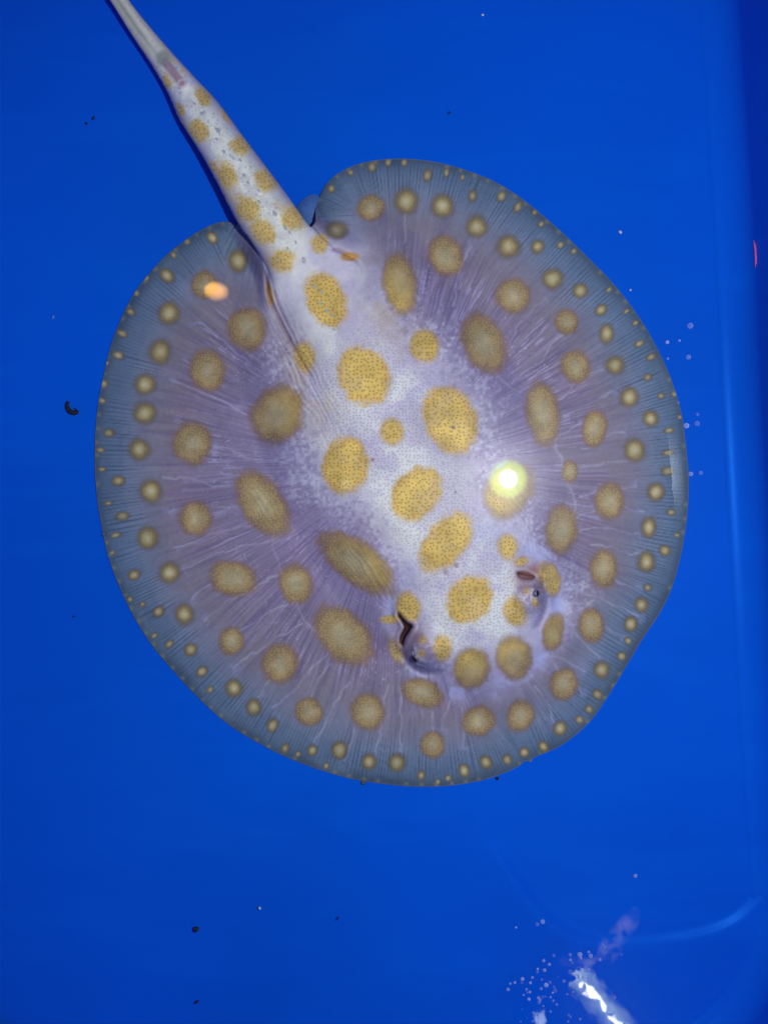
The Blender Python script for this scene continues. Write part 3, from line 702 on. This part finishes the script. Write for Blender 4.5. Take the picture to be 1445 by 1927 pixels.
# ------------------------------------------------------------------ debris in the tub
dark_mat = principled('dark_debris', (.012, .012, .016), .7, .2, .4, 2000)
white_mat = principled('white_debris', (.62, .66, .72), .6, .3, .15, 2000)
def lump(u, v, r, mat, name, label, cat, seed, zz=None, st=(1, 1, .6), rot=0):
    rs = np.random.RandomState(seed); vv = []
    for p in np.array(uv_sphere(10, 7)[0]):
        k = 1 + .35 * math.sin(5 * p[0] + seed) * math.cos(4 * p[1] + seed * 2) + .12 * math.sin(9 * p[2] + seed)
        vv.append(p * k * np.array(st))
    o = mesh_obj(name, vv, uv_sphere(10, 7)[1], mat)
    o.scale = (r * S,) * 3; o.rotation_euler = (0, 0, rot); o.location = wp(u, v, (r * .5) * S if zz is None else zz)
    return tag(o, label, cat)
pts = [wp(p[0], p[1], 4 * S) for p in catmull([(129, 755), (127, 764), (131, 773), (140, 777), (146, 775), (141, 768)], False, 5)]
tag(tube(pts, lambda t: (1.2 + 3.4 * math.sin(math.pi * min(1, t * 1.05 + .05)) ** .7) * S, dark_mat, 'worm_like_debris'), 'small black curled worm-like scrap left of the stingray', 'debris')
lump(369, 1749, 5.5, dark_mat, 'debris', 'largest dark pellet on the empty floor below the stingray', 'debris', 1)
lump(371, 1885, 3, dark_mat, 'debris', 'small dark speck near the bottom edge, under the larger pellet', 'debris', 2, rot=.7, st=(1.5, .8, .6))
lump(176, 222, 3, dark_mat, 'debris', 'darker of two specks left of the tail', 'debris', 3, st=(.7, 1.3, .6), rot=-.4)
lump(163, 232, 2.2, dark_mat, 'debris', 'fainter of two specks left of the tail', 'debris', 4)
lump(935, 1465, 3, dark_mat, 'debris', 'dark speck just below the front rim of the disc', 'debris', 5)
lump(684, 1473, 4, principled('tan_debris', tuple(s2l((80, 86, 84))), .7, .2, .3, 900), 'debris', 'grey crumb clinging to the lower rim of the disc', 'debris', 6, zz=5 * S)
lump(140, 1160, 2, dark_mat, 'debris', 'tiny dark speck left of the lower disc', 'debris', 7, st=(1.6, .6, .5))
lump(845, 212, 2.6, principled('blue_grey_debris', (.008, .03, .16), .7, .2, .2, 900), 'debris', 'faint dark fleck above the right rear lobe', 'debris', 8)
lump(196, 1005, 4, principled('grey_debris', tuple(s2l((70, 95, 130))), .6, .3, .3, 900), 'debris', 'small grey scrap on the left rim of the disc', 'debris', 9, zz=5 * S)
lump(636, 1728, 2.4, principled('blue_debris', (.004, .03, .25), .7, .2, .2, 900), 'debris', 'faint bluish fleck right of the largest dark pellet', 'debris', 15, st=(.6, 1.6, .5), rot=-.2)
lump(489, 1709, 2.4, white_mat, 'debris', 'white speck on the floor right of the dark pellet', 'debris', 10)
lump(908, 28, 2.2, white_mat, 'debris', 'white speck at the top of the blue floor', 'debris', 11)
lump(1167, 437, 3, white_mat, 'debris', 'brighter white speck right of the rear disc rim', 'debris', 12)
lump(1186, 546, 1.8, white_mat, 'debris', 'tiny white speck between disc rim and right bubbles', 'debris', 13)
lump(101, 597, 2.6, principled('pale_blue_debris', (.2, .32, .6), .6, .3, .2, 900), 'debris', 'pale bluish fleck left of the upper disc', 'debris', 14, st=(.5, 1.7, .5), rot=-.5)
pk = principled('pink_reflection', tuple(s2l((200, 92, 150))), .6, .2, .2, 900)  # added pink sliver that imitates a reflection on the wall
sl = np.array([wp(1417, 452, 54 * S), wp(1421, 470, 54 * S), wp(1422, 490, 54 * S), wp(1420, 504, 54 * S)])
tag(tube([p for p in sl], lambda t: (.4 + 2.6 * math.sin(math.pi * t)) * S, pk, 'pink_glint'), 'thin pink flake standing in for a reflection on the dark right wall of the tub', 'sliver')

# ------------------------------------------------------------------ water surface
wmat, nt, out = new_mat('water_surface')
fr = nt.nodes.new('ShaderNodeFresnel'); fr.inputs[0].default_value = 1.33
tr = nt.nodes.new('ShaderNodeBsdfTransparent'); gl = nt.nodes.new('ShaderNodeBsdfGlossy'); gl.inputs['Roughness'].default_value = 0.0
g2 = nt.nodes.new('ShaderNodeBsdfGlossy'); g2.inputs['Roughness'].default_value = 0.2; gm = nt.nodes.new('ShaderNodeMixShader'); gm.inputs[0].default_value = .09
nt.links.new(gl.outputs[0], gm.inputs[1]); nt.links.new(g2.outputs[0], gm.inputs[2])
mx = nt.nodes.new('ShaderNodeMixShader'); nt.links.new(fr.outputs[0], mx.inputs[0]); nt.links.new(tr.outputs[0], mx.inputs[1]); nt.links.new(gm.outputs[0], mx.inputs[2]); nt.links.new(mx.outputs[0], out.inputs[0])
us = np.concatenate([np.arange(-400, 900, 40.), np.arange(900, 1330, 3.), np.arange(1330, 1700, 30.)]); vs_ = np.concatenate([np.arange(-700, 1700, 40.), np.arange(1700, 2100, 3.), np.arange(2100, 2400, 40.)])
U, V = np.meshgrid(us, vs_); Uf, Vf = U.ravel(), V.ravel()
env = np.exp(-((Uf - 1090) / 90) ** 2 - ((Vf - 1880) / 70) ** 2)
rip = env * (0.085 * (fbm(Uf / 18, Vf / 18, 201, 2) - .5)) * S
kk = (HC - ZW) / HC
wvv = np.stack([(Uf - CX) * S * kk, -(Vf - CY) * S * kk, ZW + rip], 1)
nu, nv = len(us), len(vs_); idx = np.arange(nu * nv).reshape(nv, nu)
mesh_obj('water', wvv, np.stack([idx[1:, :-1], idx[1:, 1:], idx[:-1, 1:], idx[:-1, :-1]], -1).reshape(-1, 4), wmat)['kind'] = 'structure'

# bubbles on the water
bmat, nt, out = new_mat('bubble_film')
lw = nt.nodes.new('ShaderNodeLayerWeight'); lw.inputs[0].default_value = .35
mr = nt.nodes.new('ShaderNodeMapRange'); mr.inputs['From Min'].default_value = .1; mr.inputs['From Max'].default_value = .9; mr.inputs['To Min'].default_value = .18; mr.inputs['To Max'].default_value = .95
nt.links.new(lw.outputs['Facing'], mr.inputs['Value'])
oi = nt.nodes.new('ShaderNodeObjectInfo'); rm = nt.nodes.new('ShaderNodeMapRange'); rm.inputs['To Min'].default_value = .15; rm.inputs['To Max'].default_value = .95; nt.links.new(oi.outputs['Random'], rm.inputs['Value'])
bm_ = nt.nodes.new('ShaderNodeMath'); bm_.operation = 'MULTIPLY'; bm_.use_clamp = True; nt.links.new(mr.outputs[0], bm_.inputs[0]); nt.links.new(rm.outputs[0], bm_.inputs[1])
tr = nt.nodes.new('ShaderNodeBsdfTransparent'); gl = nt.nodes.new('ShaderNodeBsdfPrincipled')
gl.inputs['Base Color'].default_value = (.85, .90, .95, 1); gl.inputs['Roughness'].default_value = .2; gl.inputs['Specular IOR Level'].default_value = 1.0
mx = nt.nodes.new('ShaderNodeMixShader'); nt.links.new(bm_.outputs[0], mx.inputs[0]); nt.links.new(tr.outputs[0], mx.inputs[1]); nt.links.new(gl.outputs[0], mx.inputs[2]); nt.links.new(mx.outputs[0], out.inputs[0])
BUB = [(388,165,18),(340,190,14),(147,218,8),(490,472,12),(398,520,12),(448,553,12),(343,595,10),(340,622,10),(405,605,14),(637,465,14),(640,512,10),(657,535,14),(725,465,20),(735,495,10),(822,475,18),(805,440,10),
 (700,585,10),(727,580,12),(742,600,12),(803,598,9),(640,622,20),(690,632,14),(722,662,14),(935,372,10),(953,398,10),(908,510,12),(1100,465,10),(855,652,9),(872,710,9),(295,672,11),(205,685,15),(137,717,11),(95,727,9),
 (75,780,13),(200,718,11),(277,720,11),(380,690,9),(242,780,11),(272,803,11),(247,810,9),(216,830,9),(265,868,13),(350,855,12),(385,850,15),(362,875,12),(357,897,14),(375,772,12),(420,740,18),(455,715,12),(492,755,9),
 (502,790,16),(480,810,8),(460,850,10),(485,882,10),(515,917,11),(415,845,7),(582,705,13),(632,715,8),(632,745,8),(530,665,7),(610,823,9),(665,803,8),(640,1028,9),(625,1010,7),(620,1070,8),(727,1048,10),(460,980,9),
 (393,930,7),(352,1005,12),(335,1050,10),(305,992,10),(967,868,10),(1003,880,7),(1040,850,12),(300,1068,7),(190,1070,5),(243,1040,5),(203,958,5),(770,680,16),(785,640,10)]
bl = [(940 + a / 4.817, 1700 + b_ / 4.817, r / 4.817, 0) for a, b_, r in BUB]
bl += [(1291,801,4.5,1),(1311,797,4.5,1),(1299,892,4,1),(1318,890,3.5,1),(1270,869,3,1),(1298,613,5,1),(1255,644,3,1),(1295,672,4,1),(1275,758,2.6,1),(1278,641,2,1),(1256,675,2,1),(1312,780,2.5,1),(1195,1648,3.2,0)]
hv = []; hf = []
for j in range(6):
    for i in range(14):
        a = 2 * math.pi * i / 14; b_ = math.pi * .5 * (j + .6) / 5.6
        hv.append((math.sin(b_) * math.cos(a), math.sin(b_) * math.sin(a), math.cos(b_)))
for j in range(5):
    for i in range(14): hf.append((j * 14 + i, (j + 1) * 14 + i, (j + 1) * 14 + (i + 1) % 14, j * 14 + (i + 1) % 14))
hf.append(tuple(range(13, -1, -1)))
bme = None
for (u, v, r, g) in bl:
    if bme is None: o = mesh_obj('bubble', hv, hf, bmat); bme = o.data
    else: o = bpy.data.objects.new('bubble', bme); col.objects.link(o)
    o.location = wp(u, v, ZW + .0002); o.scale = (r * S * .8,) * 3
    if (u, v) == (1195, 1648): tag(o, 'lone bubble on open water above the violet foam streak', 'bubble', 'bubbles round the lamp reflection')
    elif (u, v) == (1298, 613): tag(o, 'topmost and largest bubble beside the right rim of the disc', 'bubble', 'bubbles off the right rim of the disc')
    elif (u, v) == (1318, 890): tag(o, 'rightmost bubble, lowest beside the right rim of the disc', 'bubble', 'bubbles off the right rim of the disc')
    elif (u, v) == bl[0][:2]: tag(o, 'larger bubble of the pair left of the foam streak, above the swarm', 'bubble', 'bubbles round the lamp reflection')
    elif (u, v) == bl[1][:2]: tag(o, 'smaller bubble of the pair left of the foam streak, above the swarm', 'bubble', 'bubbles round the lamp reflection')
    elif g: tag(o, 'tiny clear air bubble afloat at the right rim of the disc', 'bubble', 'bubbles off the right rim of the disc')
    else: tag(o, 'tiny clear air bubble afloat around the lamp reflection at lower right', 'bubble', 'bubbles round the lamp reflection')

# thin pale violet film laid on the water
fm, nt, out = new_mat('smear_film')
tc = nt.nodes.new('ShaderNodeTexCoord'); ns = nt.nodes.new('ShaderNodeTexNoise'); ns.inputs['Scale'].default_value = 95; ns.inputs['Detail'].default_value = 6
nt.links.new(tc.outputs['Object'], ns.inputs['Vector'])
at = nt.nodes.new('ShaderNodeVertexColor'); at.layer_name = 'cover'
mr = nt.nodes.new('ShaderNodeMapRange'); mr.inputs['From Min'].default_value = .40; mr.inputs['From Max'].default_value = .75; mr.inputs['To Max'].default_value = .24
nt.links.new(ns.outputs['Fac'], mr.inputs['Value'])
ml = nt.nodes.new('ShaderNodeMath'); ml.operation = 'MULTIPLY'; nt.links.new(mr.outputs[0], ml.inputs[0]); nt.links.new(at.outputs[0], ml.inputs[1])
tr = nt.nodes.new('ShaderNodeBsdfTransparent'); df = nt.nodes.new('ShaderNodeBsdfDiffuse'); df.inputs[0].default_value = (.55, .55, .72, 1)
mx = nt.nodes.new('ShaderNodeMixShader'); nt.links.new(ml.outputs[0], mx.inputs[0]); nt.links.new(tr.outputs[0], mx.inputs[1]); nt.links.new(df.outputs[0], mx.inputs[2]); nt.links.new(mx.outputs[0], out.inputs[0])
sp_ = catmull([(1052, 1808), (1080, 1812), (1112, 1815), (1135, 1806), (1150, 1780), (1168, 1755), (1190, 1725), (1196, 1705)], False, 6)
fv = []; cv = []; ff = []; NW = 9
for i, p in enumerate(sp_):
    t = sp_[min(i + 1, len(sp_) - 1)] - sp_[max(i - 1, 0)]; t /= np.hypot(*t); nn_ = np.array([-t[1], t[0]])
    wd = np.interp(i / len(sp_), [0, .3, .55, .8, 1], [9, 14, 24, 20, 3])
    for k in range(NW):
        e = (k / (NW - 1) * 2 - 1); q_ = p + nn_ * e * wd
        fv.append(wp(q_[0], q_[1], ZW + .0006)); cv.append((1 - e * e) * math.sin(math.pi * min(1, (i + .5) / len(sp_))) ** .9)
for i in range(len(sp_) - 1):
    for k in range(NW - 1): ff.append((i * NW + k, i * NW + k + 1, (i + 1) * NW + k + 1, (i + 1) * NW + k))
o = mesh_obj('smear_film', fv, ff, fm)
ca = o.data.color_attributes.new('cover', 'FLOAT_COLOR', 'POINT'); ca.data.foreach_set('color', np.array([(c_, c_, c_, 1) for c_ in cv], np.float32).ravel())
tag(o, 'thin pale violet foam streak drifting above the lamp reflection', 'smear')

# ------------------------------------------------------------------ lamps above the tub, seen mirrored in the water
def disc_mesh(name, r0, r1, mat, n=40, parent=None):
    vv = []; f_ = []
    for i in range(n):
        a = 2 * math.pi * i / n; vv += [(r0 * math.cos(a), r0 * math.sin(a), 0), (r1 * math.cos(a), r1 * math.sin(a), 0)]
    for i in range(n):
        j = (i + 1) % n; f_.append((2 * i, 2 * j, 2 * j + 1, 2 * i + 1))
    return mesh_obj(name, vv, f_, mat, parent)
kz = (HC - (2 * ZW - FLASH_Z)) / HC
dark_case = principled('lamp_case', (.02, .02, .022), .5, .3)
fl_ = tag(empty('flash_lamp', lamp_at(956, 901, FLASH_Z)), 'round flash lamp with yellow lens mirrored in the water', 'lamp')
lm, nt, out = new_mat('yellow_lens_glow')
tc = nt.nodes.new('ShaderNodeTexCoord'); ln_ = nt.nodes.new('ShaderNodeVectorMath'); ln_.operation = 'LENGTH'; nt.links.new(tc.outputs['Object'], ln_.inputs[0])
mr = nt.nodes.new('ShaderNodeMapRange'); mr.inputs['From Max'].default_value = 41 * S * kz; nt.links.new(ln_.outputs['Value'], mr.inputs['Value'])
rp = nt.nodes.new('ShaderNodeValToRGB'); nt.links.new(mr.outputs[0], rp.inputs[0]); rp.color_ramp.interpolation = 'EASE'
rp.color_ramp.elements[0].position = .34; rp.color_ramp.elements[0].color = (1, 1, .75, 1); rp.color_ramp.elements[1].position = 1; rp.color_ramp.elements[1].color = (0, 0, 0, 1)
for p_, c_ in ((.5, (.32, .46, .06, 1)), (.68, (.22, .38, .02, 1))):
    e = rp.color_ramp.elements.new(p_); e.color = c_
em = nt.nodes.new('ShaderNodeEmission'); em.inputs[1].default_value = 62; nt.links.new(rp.outputs[0], em.inputs[0]); nt.links.new(em.outputs[0], out.inputs[0])
o = disc_mesh('yellow_lens', 4 * S * kz, 41 * S * kz, lm, parent=fl_); o.location = (0, 0, .002)
hv2 = []; hf2 = []
for zz, r in ((.003, .03), (.012, .03), (.02, .022)):
    hv2 += [(r * math.cos(2 * math.pi * i / 24), r * math.sin(2 * math.pi * i / 24), zz) for i in range(24)]
for k in range(2):
    for i in range(24): hf2.append((k * 24 + i, k * 24 + (i + 1) % 24, (k + 1) * 24 + (i + 1) % 24, (k + 1) * 24 + i))
hf2.append(tuple(range(48, 72))); hf2.append(tuple(range(23, -1, -1)))
mesh_obj('lamp_case', hv2, hf2, dark_case, fl_)
lo.parent = fl_; lo.location = (0, 0, 0)

# warm bulb
p = lamp_at(408, 549, .95); kb = (HC - (2 * ZW - .95)) / HC
wb = tag(empty('warm_bulb', p), 'small warm orange bulb mirrored over the left rear lobe', 'lamp')
o = mesh_obj('bulb', sv, sf, emit_down('warm_glow', (1.0, .47, .08), 66, 2.2), wb); o.scale = (25 * S * kb, 20 * S * kb, 20 * S * kb); o.rotation_euler = (0, 0, -.15)
o = mesh_obj('bulb_socket', hv2, hf2, dark_case, wb); o.location = (0, 0, .014); o.scale = (.5, .5, 1.2)

# lamp strip with round diodes
a = np.array(lamp_at(1085, 1836, .95)); b_ = np.array(lamp_at(1215, 1990, .95)); mid = (a + b_) / 2; ln = np.linalg.norm(b_ - a); kl = kb
stp = tag(empty('strip_lamp', mid), 'bright lamp strip with round diodes mirrored at the lower right', 'lamp')
stp.rotation_euler = (0, 0, math.atan2(b_[1] - a[1], b_[0] - a[0]))
def box(name, sx, sy, sz, mat, parent, loc):
    vv = [(i * sx / 2, j * sy / 2, k * sz / 2) for i in (-1, 1) for j in (-1, 1) for k in (-1, 1)]
    o = mesh_obj(name, vv, [(0, 1, 3, 2), (4, 6, 7, 5), (0, 4, 5, 1), (2, 3, 7, 6), (0, 2, 6, 4), (1, 5, 7, 3)], mat, parent, False); o.location = loc; return o
box('lamp_case', ln, 70 * S * kl, .02, dark_case, stp, (0, 0, .016))
dm, nt, out = new_mat('diffuser_glow')
tc = nt.nodes.new('ShaderNodeTexCoord'); sx = nt.nodes.new('ShaderNodeSeparateXYZ'); nt.links.new(tc.outputs['Generated'], sx.inputs[0])
cr = nt.nodes.new('ShaderNodeValToRGB'); nt.links.new(sx.outputs[1], cr.inputs[0]); cr.color_ramp.interpolation = 'EASE'
cr.color_ramp.elements[0].color = (0, 0, 0, 1); cr.color_ramp.elements[1].color = (0, 0, 0, 1); e = cr.color_ramp.elements.new(.55); e.color = (.75, 1, .6, 1)
em = nt.nodes.new('ShaderNodeEmission'); em.inputs[1].default_value = 19; nt.links.new(cr.outputs[0], em.inputs[0]); nt.links.new(em.outputs[0], out.inputs[0])
box('diffuser', ln * .99, 66 * S * kl, .004, dm, stp, (0, 0, .003))
dio = emit_down('diode_glow', (.95, 1, .7), 100, 2.0)
for (u, v, r1, r2) in ((1100, 1852, 11, 6), (1113, 1868, 17, 13), (1132, 1890, 14, 9), (1152, 1914, 9, 7), (1165, 1930, 16, 10), (1185, 1955, 14, 10)):
    q_ = np.array(lamp_at(u, v, .95)) - mid; an = stp.rotation_euler[2]
    o = mesh_obj('diode', sv, sf, dio, stp); o.scale = (r1 * S * kl, r2 * S * kl, .004)
    o.location = (q_[0] * math.cos(an) + q_[1] * math.sin(an), -q_[0] * math.sin(an) + q_[1] * math.cos(an), -.001)
# second short lamp, left of the strip
p = lamp_at(1015, 1915, .95)
sl_ = tag(empty('small_lamp', p), 'small dim lamp mirrored among the bubbles at the bottom edge', 'lamp')
o = mesh_obj('lens', sv, sf, emit_down('lens_glow', (.8, 1, .85), 22, 2.0), sl_); o.scale = (14 * S * kl, 16 * S * kl, .008)
o = mesh_obj('lamp_case', hv2, hf2, dark_case, sl_); o.location = (0, 0, .006)
# thin tube mirrored at the right rim
a = np.array(lamp_at(1266, 800, .95)); b_ = np.array(lamp_at(1282, 975, .95)); mid = (a + b_) / 2; ln = np.linalg.norm(b_ - a)
tl = tag(empty('tube_lamp', mid), 'dim thin tube lamp mirrored over the right rim of the disc', 'lamp'); tl.rotation_euler = (0, 0, math.atan2(b_[1] - a[1], b_[0] - a[0]))
tm_, nt, out = new_mat('tube_glow')
tc = nt.nodes.new('ShaderNodeTexCoord'); sx = nt.nodes.new('ShaderNodeSeparateXYZ'); nt.links.new(tc.outputs['Generated'], sx.inputs[0])
cr = nt.nodes.new('ShaderNodeValToRGB'); nt.links.new(sx.outputs[1], cr.inputs[0]); cr.color_ramp.elements[0].color = (.7, .85, 1, 1); cr.color_ramp.elements[1].color = (0, 0, 0, 1)
cr2 = nt.nodes.new('ShaderNodeValToRGB'); nt.links.new(sx.outputs[0], cr2.inputs[0]); cr2.color_ramp.interpolation = 'EASE'
cr2.color_ramp.elements[0].color = (0, 0, 0, 1); cr2.color_ramp.elements[1].color = (0, 0, 0, 1); e = cr2.color_ramp.elements.new(.5); e.color = (1, 1, 1, 1)
ml = nt.nodes.new('ShaderNodeMix'); ml.data_type = 'RGBA'; ml.blend_type = 'MULTIPLY'; ml.inputs['Factor'].default_value = 1; nt.links.new(cr.outputs[0], ml.inputs['A']); nt.links.new(cr2.outputs[0], ml.inputs['B'])
em = nt.nodes.new('ShaderNodeEmission'); em.inputs[1].default_value = 13; nt.links.new(ml.outputs['Result'], em.inputs[0]); nt.links.new(em.outputs[0], out.inputs[0])
box('tube', ln, 22 * S * kl, .006, tm_, tl, (0, 0, 0)); box('lamp_case', ln, 24 * S * kl, .01, dark_case, tl, (0, 0, .009))

scene.render.engine = 'CYCLES'
scene.cycles.sample_clamp_indirect = 4; scene.cycles.max_bounces = 6; scene.cycles.diffuse_bounces = 3; scene.cycles.caustics_reflective = False; scene.cycles.caustics_refractive = False
